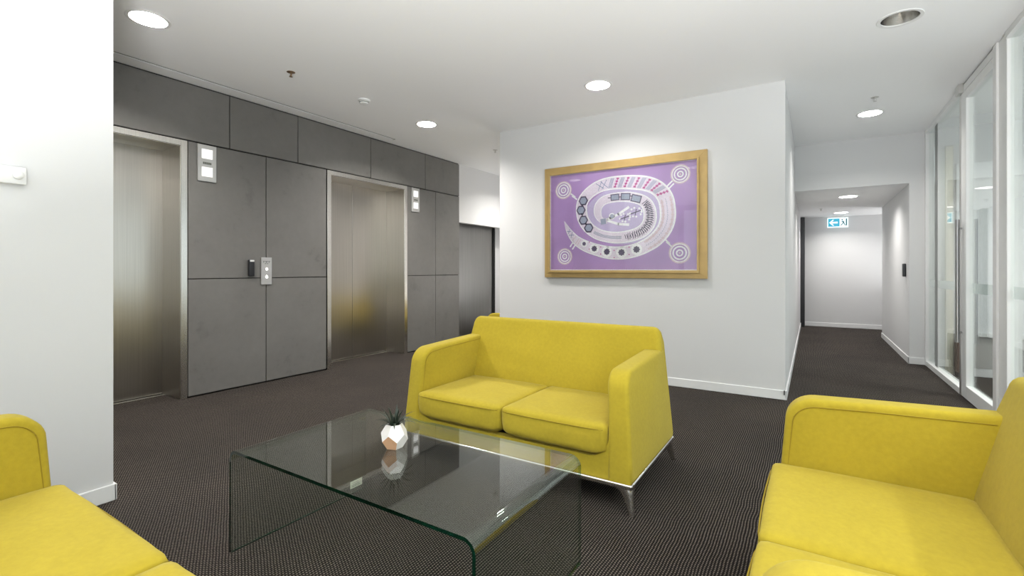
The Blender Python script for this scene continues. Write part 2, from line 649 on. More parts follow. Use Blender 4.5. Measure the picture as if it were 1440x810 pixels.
# unseen rear wall with a window added for daylight, and the office window
bm = B()
add_box(bm, -3.25, 1.24, -3.45, -3.3, 0, 0.1)
add_box(bm, -3.25, 1.24, -3.45, -3.3, 2.7, CZ)
add_box(bm, -3.25, -2.85, -3.45, -3.3, 0.1, 2.7)
add_box(bm, 1.1, 1.24, -3.45, -3.3, 0.1, 2.7)
struct('wall_rear', bm, M['wall'])
bm = B()
for x in (-1.55, -0.22):
    add_box(bm, x - 0.03, x + 0.03, -3.42, -3.36, 0.1, 2.7)
struct('added_rear_window', bm, M['alu'])
bm = B()
add_box(bm, 4.4, 4.55, -3.45, 7.2, 0, 0.3)
add_box(bm, 4.4, 4.55, -3.45, 7.2, 2.6, CZ)
add_box(bm, 4.4, 4.55, 6.4, 7.2, 0.3, 2.6)
add_box(bm, 4.4, 4.55, -3.45, -1.6, 0.3, 2.6)
add_box(bm, 1.24, 4.55, -3.45, -3.3, 0, CZ)
struct('wall_office', bm, M['wall'])
bm = B()
add_box(bm, 1.18, 4.5, 7.0, 7.15, 0, CZ)
struct('wall_office_back', bm, M['wall'], 'wall of the room behind the glass partition')
bm = B()
add_box(bm, 1.30, 4.4, 6.988, 7.0, 0, 0.09, 0.003, 1)
struct('baseboard_office', bm, M['trim'])
bm = B()
add_box(bm, 1.30, 4.4, 6.985, 7.0, 0.09, 0.45)
struct('trim_1', bm, M['taupe'], 'grey-beige lower band of the wall behind the glass')
bm = B()
add_box(bm, 1.24, 1.30, 6.95, 7.0, 0.0, 2.5, 0.004, 1)
struct('trim_2', bm, M['cream'], 'cream door casing behind the glass')

# ------------------------------------------------------------------ elevators


def elevator(f, label):
    y0, y1 = f
    c = (y0 + y1) / 2
    t = thing('elevator', label, 'elevator', (XL, c, 0), 0)
    h0, h1 = y0 - c, y1 - c
    iw = 0.055
    # stainless frame: face strips, deep jambs, deep head
    bm = B()
    add_box(bm, -0.345, 0.006, h0 + 0.003, h0 + iw, 0, ZF - 0.003, 0.002, 1)
    obj('jamb', bm, M['bright_steel'], t)
    bm = B()
    add_box(bm, -0.345, 0.006, h1 - iw, h1 - 0.003, 0, ZF - 0.003, 0.002, 1)
    obj('jamb', bm, M['bright_steel'], t)
    bm = B()
    add_box(bm, -0.345, 0.0055, h0 + iw, h1 - iw, ZF - 0.055, ZF - 0.003, 0.002, 1)
    obj('door_head', bm, M['bright_steel'], t)
    for a, b_ in ((h0 + iw, -0.002), (0.002, h1 - iw)):
        bm = B()
        add_box(bm, -0.375, -0.345, a, b_, 0.012, ZF - 0.055, 0.002, 1)
        obj('door_panel', bm, M['brushed'], t)
    bm = B()
    add_box(bm, -0.40, -0.376, h0, h1, 0, ZF)
    obj('shaft_screen', bm, M['dark'], t)
    bm = B()
    add_box(bm, -0.374, -0.30, h0 + iw, h1 - iw, 0.0, 0.006)
    obj('sill', bm, M['bright_steel'], t)
    # inner lining of the deep jambs in darker brushed steel
    bm = B()
    add_box(bm, -0.344, -0.004, h0 + iw, h0 + iw + 0.003, 0.006, ZF - 0.055)
    obj('jamb_lining', bm, M['brushed'], t)
    bm = B()
    add_box(bm, -0.344, -0.004, h1 - iw - 0.003, h1 - iw, 0.006, ZF - 0.055)
    obj('jamb_lining', bm, M['brushed'], t)
    bm = B()
    add_box(bm, -0.344, -0.004, h0 + iw, h1 - iw, ZF - 0.058, ZF - 0.055)
    obj('head_lining', bm, M['brushed'], t)
    return t


elevator(F1, 'steel elevator doorway partly hidden by the white wall at the left')
elevator(F2, 'steel elevator doorway with both door panels showing, behind the two-seat sofa')


def hall_lantern(y0, y1, label):
    c = (y0 + y1) / 2
    w = y1 - y0
    t = thing('floor_indicator', label, 'indicator', (XL, c, 1.955), 0, None)
    hw = w / 2
    obj('plate', add_box(B(), 0.001, 0.014, -hw, hw, 0, 0.335, 0.002, 1), M['steel_plate'], t)
    s = 0.047
    for z in (0.045, 0.208):
        obj('square_light', add_box(B(), 0.012, 0.0165, -s, s, z, z + 0.088, 0.002, 1), M['square_lamp'], t)
    d = B()
    for i in range(5):
        add_box(d, 0.012, 0.0155, -0.036 + i * 0.0148, -0.036 + i * 0.0148 + 0.0125, 0.157, 0.177)
    obj('display_strip', d, M['ink'], t)
    return t


hall_lantern(2.143, 2.305, 'steel floor indicator with two lit squares, beside the partly hidden elevator')
hall_lantern(4.872, 5.024, 'steel floor indicator with two lit squares, right of the fully visible elevator')

t = thing('call_button_panel', 'steel call button plate with two lit buttons, between the elevators', 'call panel', (XL, 2.789, 0.998))
obj('plate', add_box(B(), 0.001, 0.012, -0.056, 0.056, 0, 0.275, 0.002, 1), M['steel_plate'], t)
for z in (0.075, 0.155):
    b_ = obj('button', add_cyl(B(), (0.011, 0, z), 0.014, 0.006, 20, 'X'), M['button'], t)
    obj('button_rim', add_tube(B(), [(0.012, 0.017 * math.cos(a * PI / 10), z + 0.017 * math.sin(a * PI / 10)) for a in range(20)], 0.0025, 6, True), M['chrome'], t, True)
bm = B()
for i, (a, w) in enumerate(((-0.038, 0.018), (-0.014, 0.026), (0.018, 0.018))):
    add_box(bm, 0.0115, 0.0125, a, a + w, 0.232, 0.238)
    add_box(bm, 0.0115, 0.0125, a + 0.003, a + w - 0.006, 0.220, 0.227)
add_box(bm, 0.0115, 0.0125, -0.018, -0.004, 0.208, 0.214)
add_box(bm, 0.0115, 0.0125, 0.004, 0.016, 0.208, 0.214)
obj('notice', bm, M['ink'], t)


def card_reader(label, loc, rotz, h, w, cap):
    t = thing('card_reader', label, 'card reader', loc, rotz)
    obj('case', add_box(B(), 0.0, 0.034, -w / 2, w / 2, 0, h, 0.008, 3), M['blackplastic'], t, True)
    if cap:
        obj('status_strip', add_box(B(), 0.004, 0.037, -w / 2 + 0.006, w / 2 - 0.006, h - 0.022, h - 0.004, 0.004, 2), M['white_plastic'], t, True)
    return t


card_reader('slim black card reader with a pale top strip, left of the call button plate', (XL, 2.628, 1.083), 0, 0.165, 0.056, True)
card_reader('slim black card reader on the white corridor wall near the glass door', (1.005, 7.78, 1.06), PI, 0.165, 0.075, False)

# ------------------------------------------------------------------ dark sliding door in the lobby
bm = B()
add_box(bm, -5.02, -4.99, YE - 0.05, 7.27, 0.01, 1.99)
door3 = struct('door_1', bm, M['dark_steel'], 'dark brushed metal sliding door beyond the elevators')
bm = B()
add_box(bm, -5.03, -4.965, 7.27, 7.32, 0, 1.99)
add_box(bm, -5.03, -4.975, YE - 0.05, 7.32, 1.95, 2.03)
struct('door_frame', bm, M['dark'], parent=door3)

# dark door at the far end of the corridor
bm = B()
add_box(bm, -0.2, -0.125, 11.22, 11.49, 0, CC - 0.01)
door4 = struct('door_2', bm, M['blackplastic'], 'dark door edge at the far left end of the corridor')

# ------------------------------------------------------------------ glass partition and door
bm = B()
add_box(bm, XG - 0.03, XG + 0.05, 7.47, 7.528, 0, CZ)
add_box(bm, XG - 0.03, XG + 0.05, 5.93, 7.47, 0, 0.06, 0.003, 1)
add_box(bm, XG - 0.03, XG + 0.05, 5.93, 7.47, CZ - 0.045, CZ - 0.001)
win1 = struct('window_1', bm, M['alu'], 'fixed glass panel in a thin white frame beside the corridor pier')
bm = B()
add_box(bm, XG, XG + 0.01, 5.90, 7.47, 0.06, CZ - 0.045)
struct('pane', bm, M['glass'], parent=win1)
bm = B()
add_box(bm, XG + 0.011, XG + 0.012, 5.95, 7.46, 0.945, 1.03)
struct('frosted_band', bm, M['film'], parent=win1)

# glazed door leaf
bm = B()
add_box(bm, XG - 0.035, XG + 0.02, 5.68, 5.835, 0.01, 2.735, 0.003, 1)
d1 = struct('door_3', bm, M['alu'], 'glass door in a white metal frame with long bar handles')
bm = B()
add_box(bm, XG - 0.036, XG + 0.02, 5.835, 5.895, 0.01, 2.735, 0.003, 1)
struct('lock_stile', bm, M['steel_plate'], parent=d1)
bm = B()
add_box(bm, XG - 0.035, XG + 0.02, 4.95, 5.68, 0.01, 0.125, 0.003, 1)
struct('bottom_rail', bm, M['alu'], parent=d1)
bm = B()
add_box(bm, XG - 0.035, XG + 0.02, 4.95, 5.68, 2.66, 2.735, 0.003, 1)
struct('top_rail', bm, M['alu'], parent=d1)
bm = B()
add_box(bm, XG - 0.012, XG - 0.002, 4.95, 5.68, 0.125, 2.66)
struct('pane', bm, M['glass'], parent=d1)
bm = B()
add_box(bm, XG - 0.001, XG, 4.97, 5.66, 0.945, 1.03)
struct('frosted_band', bm, M['film'], parent=d1)
for sx in (-1, 1):
    xh = XG - 0.008 + sx * 0.060
    bm = B()
    add_tube(bm, [(xh, 5.80, 0.49), (xh, 5.80, 1.60)], 0.016, 14)
    h = struct('handle', bm, M['handle'], parent=d1, smooth=True)
    bm = B()
    for z in (0.585, 1.52):
        add_tube(bm, [(xh, 5.80, z), (XG - 0.008, 5.80, z)], 0.008, 10)
    o = obj('handle_mount', bm, M['handle'], h, True)
# header above the door and the pivot block
bm = B()
add_box(bm, XG - 0.03, XG + 0.05, 4.93, 5.90, 2.745, 2.805)
struct('door_header', bm, M['alu'], parent=d1)
bm = B()
add_box(bm, XG - 0.022, XG + 0.04, 4.95, 5.90, 2.8055, 2.8175)
struct('head_gap_shade', bm, M['dark'], parent=d1)  # dark strip painted in for the shade of the gap above the header
bm = B()
add_box(bm, XG - 0.065, XG + 0.055, 5.78, 5.90, 2.735, CZ - 0.002, 0.003, 1)
struct('pivot_block', bm, M['steel_plate'], parent=d1)
# post and the next glass panel toward the camera
bm = B()
add_box(bm, XG - 0.035, XG + 0.06, 4.865, 4.945, 0, CZ - 0.002, 0.003, 1)
add_box(bm, XG - 0.02, XG + 0.06, 4.70, 4.865, 0, CZ - 0.002, 0.003, 1)
add_box(bm, XG - 0.03, XG + 0.05, -3.3, 4.70, 0, 0.06)
add_box(bm, XG - 0.03, XG + 0.05, -3.3, 4.70, CZ - 0.045, CZ - 0.001)
for y in (1.8, -0.8):
    add_box(bm, XG - 0.03, XG + 0.05, y - 0.03, y + 0.03, 0.06, CZ - 0.045)
win2 = struct('window_2', bm, M['alu'], 'white framed glass partition behind the right-hand sofa')
for y0, y1 in ((1.83, 4.70), (-0.77, 1.77), (-3.3, -0.83)):
    bm = B()
    add_box(bm, XG, XG + 0.01, y0, y1, 0.06, CZ - 0.045)
    struct('pane', bm, M['glass'], parent=win2)
    bm = B()
    add_box(bm, XG + 0.011, XG + 0.012, y0 + 0.01, y1 - 0.01, 0.945, 1.03)
    struct('frosted_band', bm, M['film'], parent=win2)

# things seen through the glass
t = thing('whiteboard', 'large glossy white board on the wall behind the glass door', 'board', (2.6, 7.0, 0.45))
obj('board_face', add_box(B(), -1.27, 1.5, -0.025, -0.002, 0.02, 1.85, 0.004, 1), M['board'], t)
obj('tray', add_box(B(), -1.27, 1.5, -0.05, -0.002, -0.02, 0.02, 0.004, 1), M['alu'], t)
t = thing('cabinet', 'low brown cabinet seen through the fixed glass panel', 'cabinet', (1.375, 6.90, 0))
obj('body', add_box(B(), -0.065, 0.065, -0.06, 0.06, 0.05, 0.38, 0.003, 1), M['brown'], t)
obj('plinth', add_box(B(), -0.06, 0.06, -0.055, 0.06, 0.0, 0.05), M['dark'], t)
obj('top', add_box(B(), -0.067, 0.067, -0.063, 0.06, 0.38, 0.395, 0.002, 1), M['taupe'], t)

# ------------------------------------------------------------------ downlights


def downlight(x, y, label, lit=True, z=CZ, group=None, lamp='lamp'):
    t = thing('downlight', label, 'downlight', (x, y, z), 0, group)
    bm = B()
    add_lathe(bm, [(0.104, 0.004), (0.104, -0.003), (0.124, -0.0045), (0.127, -0.001), (0.127, 0.0)], 40)
    obj('trim_ring', bm, M['white_plastic'], t, True)
    dep = 0.072 if lit else 0.11
    bm = B()
    add_lathe(bm, [(0.105, 0.0), (0.098, dep * 0.5), (0.090, dep)], 40)
    obj('reflector', bm, M['white_plastic'] if lit else M['chrome'], t, True, fix=False)
    bm = B()
    add_lathe(bm, [(0.128, 0.0005), (0.112, 0.02), (0.11, dep + 0.03), (0.0, dep + 0.03)], 32)
    obj('housing', bm, M['greyplastic'], t, True)
    if lit:
        bm = B()
        add_lathe(bm, [(0.0, dep - 0.004), (0.091, dep - 0.004)], 24)
        for f in bm.faces:
            f.normal_flip()
        obj('diffuser', bm, M[lamp], t, fix=False)
    else:
        bm = B()
        add_lathe(bm, [(0.0, dep - 0.002), (0.092, dep - 0.002)], 32)
        obj('lamp_plate', bm, plain('dull_olive_reflector', (0.05, 0.047, 0.022), 0.35, 0.3), t)
        bm = B()
        for s in (-1, 1):
            add_tube(bm, [(s * 0.022, -0.05, dep - 0.02), (s * 0.022, 0.05, dep - 0.02)], 0.012, 10)
        obj('lamp_tube', bm, M['white_plastic'], t, True)
    return t


DL = 'ceiling downlights'
downlight(*DOWN[0], 'lit round downlight in the ceiling above the left elevator, top left', True, CZ, DL, 'lamp_lobby')
downlight(*DOWN[1], 'lit round downlight near the end of the ceiling slot, before the second elevator', True, CZ, DL, 'lamp_lobby')
downlight(*DOWN[2], 'lit round downlight in the ceiling in front of the framed picture', True, CZ, DL)
downlight(*DOWN[3], 'lit round downlight in the ceiling before the corridor bulkhead', True, CZ, DL)
downlight(*DOWN[4], 'unlit round downlight with a chrome reflector, near the glass partition', False, CZ, DL)
downlight(*CORR[0], 'lit round downlight in the low corridor ceiling, nearer of the two', True, CC, DL, 'lamp_corridor')
downlight(*CORR[1], 'lit round downlight in the low corridor ceiling just above the exit sign', True, CC, DL, 'lamp_corridor')
for p, w in zip(DOWN_UNSEEN, ('in the far lobby above the dark sliding door', 'over the left end of the glass coffee table', 'over the right-hand yellow sofa', 'over the back of the left-hand yellow sofa', 'near the added rear windows beside the glass partition')):
    downlight(*p, 'round ceiling downlight ' + w, True, CZ, DL, 'lamp_lobby' if p[0] < -3 else 'lamp_dim')
for p, w in zip(OFFICE_DOWN, ('nearest the white board', 'in the middle of the room beside the glass', 'at the near end of the room beside the glass', 'by the far part of the office windows', 'by the near part of the office windows')):
    downlight(*p, 'round office downlight behind the glass, ' + w, True, CZ, DL, 'lamp_office')

# ------------------------------------------------------------------ ceiling fittings


def sprinkler(x, y, label, z=CZ, metal='brass'):
    t = thing('sprinkler', label, 'sprinkler', (x, y, z), 0, 'ceiling sprinklers')
    bm = B()
    add_lathe(bm, [(0.0, -0.008), (0.014, -0.008), (0.032, -0.003), (0.034, 0.0)], 24)
    obj('escutcheon', bm, M[metal], t, True)
    bm = B()
    add_cyl(bm, (0, 0, -0.036), 0.005, 0.032, 10)
    for s in (-1, 1):
        add_tube(bm, [(s * 0.004, 0, -0.012), (s * 0.012, 0, -0.018), (s * 0.011, 0, -0.027), (s * 0.003, 0, -0.035)], 0.0025, 6)
    obj('yoke', bm, M[metal], t, True)
    bm = B()
    add_cyl(bm, (0, 0, -0.040), 0.014, 0.003, 16)
    obj('deflector', bm, M[metal], t)


sprinkler(-3.735, 2.43, 'brass fire sprinkler in the ceiling beside the slot, between elevators')
sprinkler(-3.75, 5.53, 'small fire sprinkler in the ceiling beyond the elevators', CZ, 'steel_plate')
sprinkler(0.516, 5.80, 'small fire sprinkler just before the downlight near the corridor', CZ, 'steel_plate')
sprinkler(0.13, 9.85, 'small fire sprinkler in the low corridor ceiling', CC, 'steel_plate')

t = thing('smoke_detector', 'round white smoke detector on the ceiling between the two elevators', 'smoke detector', (-3.735, 3.21, CZ))
obj('base', add_lathe(B(), [(0.0, 0.0), (0.058, 0.0), (0.058, -0.014), (0.05, -0.018), (0.0, -0.018)], 32), M['white_plastic'], t, True)
obj('sensing_chamber', add_lathe(B(), [(0.044, -0.018), (0.042, -0.040), (0.030, -0.046), (0.0, -0.046)], 32), M['white_plastic'], t, True)
obj('vent_ring', add_lathe(B(), [(0.0448, -0.022), (0.0445, -0.030)], 32), M['ink'], t, True)

t = thing('slot_diffuser', 'long narrow air slot in the ceiling running along the elevator wall', 'air vent', (-4.585, 1.9, CZ))
for x in (0.052, 0.028):
    obj('flange', add_box(B(), x - 0.006, x + 0.004, -2.4, 2.48, -0.006, 0.004), M['trim'], t)
obj('slot', add_box(B(), 0.0585, 0.0645, -2.4, 2.48, -0.0035, 0.002), M['ink'], t)
obj('slot', add_box(B(), 0.0335, 0.0365, -2.4, 2.48, -0.0025, 0.002), M['greyplastic'], t)
obj('end_cap', add_box(B(), 0.02, 0.0645, 2.47, 2.49, -0.0045, 0.002), M['ink'], t)

# exit sign
t = thing('exit_sign', 'lit teal and white exit sign at the end of the corridor', 'exit sign', (0.425, 11.32, 1.975))
obj('case', add_box(B(), -0.17, 0.17, -0.012, 0.03, 0, 0.19, 0.003, 1), M['sign_white'], t)
obj('teal_field', add_box(B(), -0.155, 0.03, -0.014, -0.011, 0.018, 0.172), M['sign_teal'], t)
obj('hanger', add_box(B(), -0.10, 0.10, 0.0, 0.02, 0.19, 0.231), M['white_plastic'], t)


def flat_poly(bm, pts, y0, y1):
    """extrude an x/z polygon between two y values"""
    a = [bm.verts.new((x, y0, z)) for x, z in pts]
    b_ = [bm.verts.new((x, y1, z)) for x, z in pts]
    n = len(pts)
    bm.faces.new(a)
    bm.faces.new(b_[::-1])
    for i in range(n):
        bm.faces.new((a[i], b_[i], b_[(i + 1) % n], a[(i + 1) % n]))
    return bm


obj('arrow', flat_poly(B(), [(-0.14, 0.095), (-0.085, 0.152), (-0.058, 0.152), (-0.096, 0.112), (0.0, 0.112), (0.0, 0.078), (-0.096, 0.078), (-0.058, 0.038), (-0.085, 0.038)], -0.0155, -0.0135), M['sign_white'], t)
bm = B()


def stroke(bm, p, q, w, y0, y1):
    p, q = Vector(p), Vector(q)
    d = (q - p).normalized()
    n = Vector((-d.y, d.x)) * w / 2
    return flat_poly(bm, [tuple(p + n), tuple(q + n), tuple(q - n), tuple(p - n)], y0, y1)


for p, q, w in (((0.080, 0.122), (0.092, 0.085), 0.022), ((0.092, 0.085), (0.070, 0.062), 0.014), ((0.070, 0.062), (0.048, 0.034), 0.014),
                ((0.094, 0.085), (0.112, 0.062), 0.014), ((0.112, 0.062), (0.118, 0.034), 0.014), ((0.080, 0.120), (0.055, 0.100), 0.010), ((0.084, 0.118), (0.108, 0.098), 0.010)):
    stroke(bm, p, q, w, -0.0155, -0.0115)
flat_poly(bm, [(0.072 + 0.013 * math.cos(k * PI / 6), 0.146 + 0.013 * math.sin(k * PI / 6)) for k in range(12)], -0.0155, -0.0115)
obj('running_figure', bm, M['sign_dark'], t)
obj('doorway_mark', add_box(B(), 0.130, 0.150, -0.0155, -0.0115, 0.03, 0.165), M['sign_dark'], t)

# wall device at the left edge
t = thing('wall_sensor', 'white wall device with a round knob on the left white wall', 'control', (-2.955, 0.56, 1.522))
obj('case', add_box(B(), 0.0, 0.030, -0.13, 0.085, 0, 0.075, 0.004, 2), M['white_plastic'], t, True)
obj('knob', add_lathe(B(), [(0.0, 0.016), (0.012, 0.015), (0.018, 0.010), (0.019, 0.0)], 24), M['white_plastic'], t, True, loc=(0.029, 0.058, 0.038)).rotation_euler = (0, PI / 2, 0)

t = obj('door_stop', add_box(B(), -0.212, -0.202, YP - 0.022, YP - 0.0125, 0.045, 0.085, 0.003, 2), M['blackplastic'], None, True)
tag(t, 'tiny black bumper on the baseboard at the corridor corner', 'door stop')

# ------------------------------------------------------------------ sofas
SEAT_T = 0.405


def rounded_block(x0, x1, y0, y1, z0, z1, nx, ny, nz, seed, crown=0.012):
    bm = B()
    idx = {}

    def vert(i, j, k):
        key = (i, j, k)
        if key in idx:
            return idx[key]
        x, y, z = x0 + (x1 - x0) * i / nx, y0 + (y1 - y0) * j / ny, z0 + (z1 - z0) * k / nz
        w = k / nz
        rb, rt = 0.075, 0.022
        r = rt if w > 0.55 else rt + (rb - rt) * ((0.55 - w) / 0.55) ** 1.2
        hx, hy, hz = (x1 - x0) / 2, (y1 - y0) / 2, (z1 - z0) / 2
        r = min(r, hx, hy, hz * 0.98)
        p = Vector((x, y, z))
        q = Vector((min(max(x, x0 + r), x1 - r), min(max(y, y0 + r), y1 - r), min(max(z, z0 + r), z1 - r)))
        d = p - q
        if d.length > 1e-6:
            m = max(abs(d.x), abs(d.y), abs(d.z))
            p = q + d.normalized() * min(r, m if m < r else r)
        u, v = 2 * i / nx - 1, 2 * j / ny - 1
        if w > 0.5:
            p.z += crown * (1 - u * u) * (1 - v * v) * (w - 0.5) * 2
        # puffed front with light creases
        if v < -0.6:
            p.y -= 0.010 * (1 - u * u) * math.sin(PI * min(max(w, 0), 1)) * (-v - 0.6) / 0.4
        nz_ = noise.noise(Vector((p.x * 7 + seed * 3.1, p.y * 7, p.z * 18))) + 0.6 * noise.noise(Vector((p.x * 22 + seed, p.y * 18, p.z * 30)))
        amp = 0.0016 if w > 0.8 else 0.0032
        p += Vector((0, -1 if v < -0.9 else 0, 1 if w > 0.9 else 0)) * nz_ * amp
        idx[key] = bm.verts.new(p)
        return idx[key]

    for i in range(nx):
        for j in range(ny):
            bm.faces.new((vert(i, j, nz), vert(i + 1, j, nz), vert(i + 1, j + 1, nz), vert(i, j + 1, nz)))
            bm.faces.new((vert(i, j, 0), vert(i, j + 1, 0), vert(i + 1, j + 1, 0), vert(i + 1, j, 0)))
    for i in range(nx):
        for k in range(nz):
            bm.faces.new((vert(i, 0, k), vert(i + 1, 0, k), vert(i + 1, 0, k + 1), vert(i, 0, k + 1)))
            bm.faces.new((vert(i, ny, k), vert(i, ny, k + 1), vert(i + 1, ny, k + 1), vert(i + 1, ny, k)))
    for j in range(ny):
        for k in range(nz):
            bm.faces.new((vert(0, j, k), vert(0, j, k + 1), vert(0, j + 1, k + 1), vert(0, j + 1, k)))
            bm.faces.new((vert(nx, j, k), vert(nx, j + 1, k), vert(nx, j + 1, k + 1), vert(nx, j, k + 1)))
    return bm


ARM_TOP = ([(0.0, 0.145), (0.004, 0.25), (0.028, 0.555)] + arc(0.130, 0.560, 0.102, 176, 92, 9)[1:] +
           [(0.30, 0.669), (0.56, 0.678), (0.70, 0.683), (0.785, 0.145)])
BACK = ([(0.55, 0.145), (0.568, 0.41), (0.628, 0.66), (0.660, 0.768)] + arc(0.697, 0.772, 0.036, 170, 15, 6) + [(0.744, 0.72), (0.800, 0.20), (0.800, 0.145)])


def sofa(label, loc, rotz, cushion=0.605, joint=0.0, name='sofa'):
    t = thing(name, label, 'sofa', loc, rotz, 'yellow sofas')
    hw = cushion + 0.004
    W2 = hw + 0.122
    arms = []
    for s in (-1, 1):
        bm = B()
        a, b_ = sorted((s * hw, s * (W2 + 0.0008)))
        add_prism(bm, ARM_TOP, a, b_, 0.020, 4)
        for v in bm.verts:      # the outer side leans in towards the top
            if abs(v.co.x) > hw + 0.06:
                v.co.x -= s * 0.047 * (v.co.z - 0.145) / 0.655
            elif v.co.z > 0.40:
                v.co.x -= s * 0.020 * (v.co.z - 0.40) / 0.27
        arm = obj('arm', bm, M['yellow'], t, 50)
        # welt seam inset along the inner face
        pts = [(s * (hw - 0.0005 - 0.020 * max(0.0, z - 0.40) / 0.27), y, z) for y, z in ([(0.030, 0.30), (0.054, 0.555)] + arc(0.132, 0.556, 0.078, 176, 92, 9)[1:] + [(0.30, 0.643), (0.62, 0.652)])]
        obj('seam', add_tube(B(), pts, 0.0022, 6), M['seam'], arm, True)
    bm = B()
    add_prism(bm, BACK, -W2, W2, 0.030, 5)
    for v in bm.verts:
        if abs(v.co.x) > hw:
            v.co.x -= math.copysign(0.047 * (v.co.z - 0.145) / 0.655 + max(0.0, v.co.z - 0.75) * 0.35, v.co.x)
    obj('backrest', bm, M['yellow'], t, 50)
    # base front panel with the upswept corners that run into the arms
    pts = [(-hw - 0.03, 0.145), (hw + 0.03, 0.145), (hw + 0.03, 0.37)]
    rr = 0.115
    pts += [(hw - 0.105 + rr * math.cos(math.radians(a)) * 0.95, 0.355 + rr * math.sin(math.radians(a))) for a in range(0, -91, -10)]
    pts += [(-(hw - 0.105) - rr * math.cos(math.radians(a)) * 0.95, 0.355 + rr * math.sin(math.radians(a))) for a in range(-90, 1, 10)]
    pts += [(-hw - 0.03, 0.37)]
    bm = B()
    flat_poly(bm, pts, 0.0135, 0.06)
    obj('base_panel', bm, M['yellow'], t)
    bm = B()
    add_box(bm, -W2 + 0.03, W2 - 0.03, 0.03, 0.77, 0.135, 0.235)
    obj('underside', bm, M['black'], t)
    for s in (-1, 1):
        x0, x1 = sorted((joint + s * 0.004, s * cushion))
        bm = rounded_block(x0, x1, -0.012, 0.575, 0.236, SEAT_T, 22, 22, 12, 3 + s)
        cu = obj('seat_cushion', bm, M['yellow'], t, 'all')
        e = 0.013
        zt = SEAT_T - 0.024
        pts = [(x0 + 0.0015, 0.50, zt), (x0 + 0.0015, 0.03, zt), (x0 + 0.016, -0.009, zt)]
        n = 14
        for i in range(1, n):
            u = i / n
            pts.append((x0 + 0.016 + (x1 - x0 - 0.032) * u, -0.0125 - 0.008 * (1 - (2 * u - 1) ** 2), zt))
        pts += [(x1 - 0.016, -0.009, zt), (x1 - 0.0015, 0.03, zt), (x1 - 0.0015, 0.50, zt)]
        obj('piping', add_tube(B(), pts, 0.0026, 6), M['seam'], cu, True)
    # chrome rail round the base and four cast legs
    bm = B()
    for a, b_, c, d in ((-W2, W2, -0.004, 0.028), (-W2, W2, 0.774, 0.798), (-W2, -W2 + 0.024, 0.028, 0.774), (W2 - 0.024, W2, 0.028, 0.774)):
        add_box(bm, a, b_, c, d, 0.120, 0.146, 0.009, 3)
    obj('base_rail', bm, M['chrome'], t, 40)
    for sx in (-1, 1):
        for sy in (-1, 1):
            cx, cy = sx * (W2 - 0.012), (0.016 if sy < 0 else 0.786)
            bm = B()
            rings = []
            for z, wx, wy, o_ in ((0.124, 0.135, 0.070, 0.0), (0.112, 0.085, 0.055, 0.0), (0.095, 0.058, 0.044, 0.001), (0.07, 0.043, 0.035, 0.003), (0.035, 0.034, 0.028, 0.007), (0.006, 0.028, 0.023, 0.010), (0.0, 0.024, 0.020, 0.010)):
                ox, oy = cx + sx * (0.010 + o_), cy + sy * (0.010 + o_)
                ring = []
                for k in range(12):
                    a = 2 * PI * k / 12
                    ca, sa = math.cos(a), math.sin(a)
                    px = math.copysign(abs(ca) ** 0.6, ca) * wx / 2
                    py = math.copysign(abs(sa) ** 0.6, sa) * wy / 2
                    ring.append(bm.verts.new((ox - sx * wx / 2 + px, oy - sy * wy / 2 + py, z)))
                rings.append(ring)
            for A, D in zip(rings, rings[1:]):
                for k in range(12):
                    bm.faces.new((A[k], A[(k + 1) % 12], D[(k + 1) % 12], D[k]))
            bm.faces.new(rings[0])
            bm.faces.new(rings[-1][::-1])
            obj('leg', bm, M['chrome'], t, 60)
    return t


sofa('yellow two-seat sofa in full view on chrome legs, before the framed picture', (-1.437, 2.172, 0), 0)
sofa('yellow sofa in the right foreground with its back to the glass partition', (-0.118, 1.54, 0), -PI / 2, 0.592, 0.035)
sofa('wide yellow sofa in the left foreground against the white wall, cut by the frame', (-1.418, 0.575, 0), PI, 0.825)
far = sofa('yellow sofa in the far lobby, only its top edge showing behind the two-seater', (-3.62, 5.72, 0), -PI / 2)
far.scale = (0.88, 0.88, 0.88)

# ------------------------------------------------------------------ bent glass table
TX0, TX1, TY0, TY1, TH, TT, TR = -2.008, -0.765, 1.035, 1.727, 0.42, 0.012, 0.045
t = thing('coffee_table', 'low coffee table of one bent sheet of clear green-edged glass', 'table', ((TX0 + TX1) / 2, (TY0 + TY1) / 2, 0))
hl, hd = (TX1 - TX0) / 2, (TY1 - TY0) / 2
NB = 16
outer = [(-hl, 0.001)] + [(-hl + TR - TR * math.cos(PI / 2 * i / NB), TH - TR + TR * math.sin(PI / 2 * i / NB)) for i in range(NB + 1)]
outer += [(hl - TR + TR * math.sin(PI / 2 * i / NB), TH - TR + TR * math.cos(PI / 2 * i / NB)) for i in range(NB + 1)] + [(hl, 0.001)]
ri = TR - TT
inner = [(-hl + TT, 0.001)] + [(-hl + TR - ri * math.cos(PI / 2 * i / NB), TH - TR + ri * math.sin(PI / 2 * i / NB)) for i in range(NB + 1)]
inner += [(hl - TR + ri * math.sin(PI / 2 * i / NB), TH - TR + ri * math.cos(PI / 2 * i / NB)) for i in range(NB + 1)] + [(hl - TT, 0.001)]


n = len(outer)


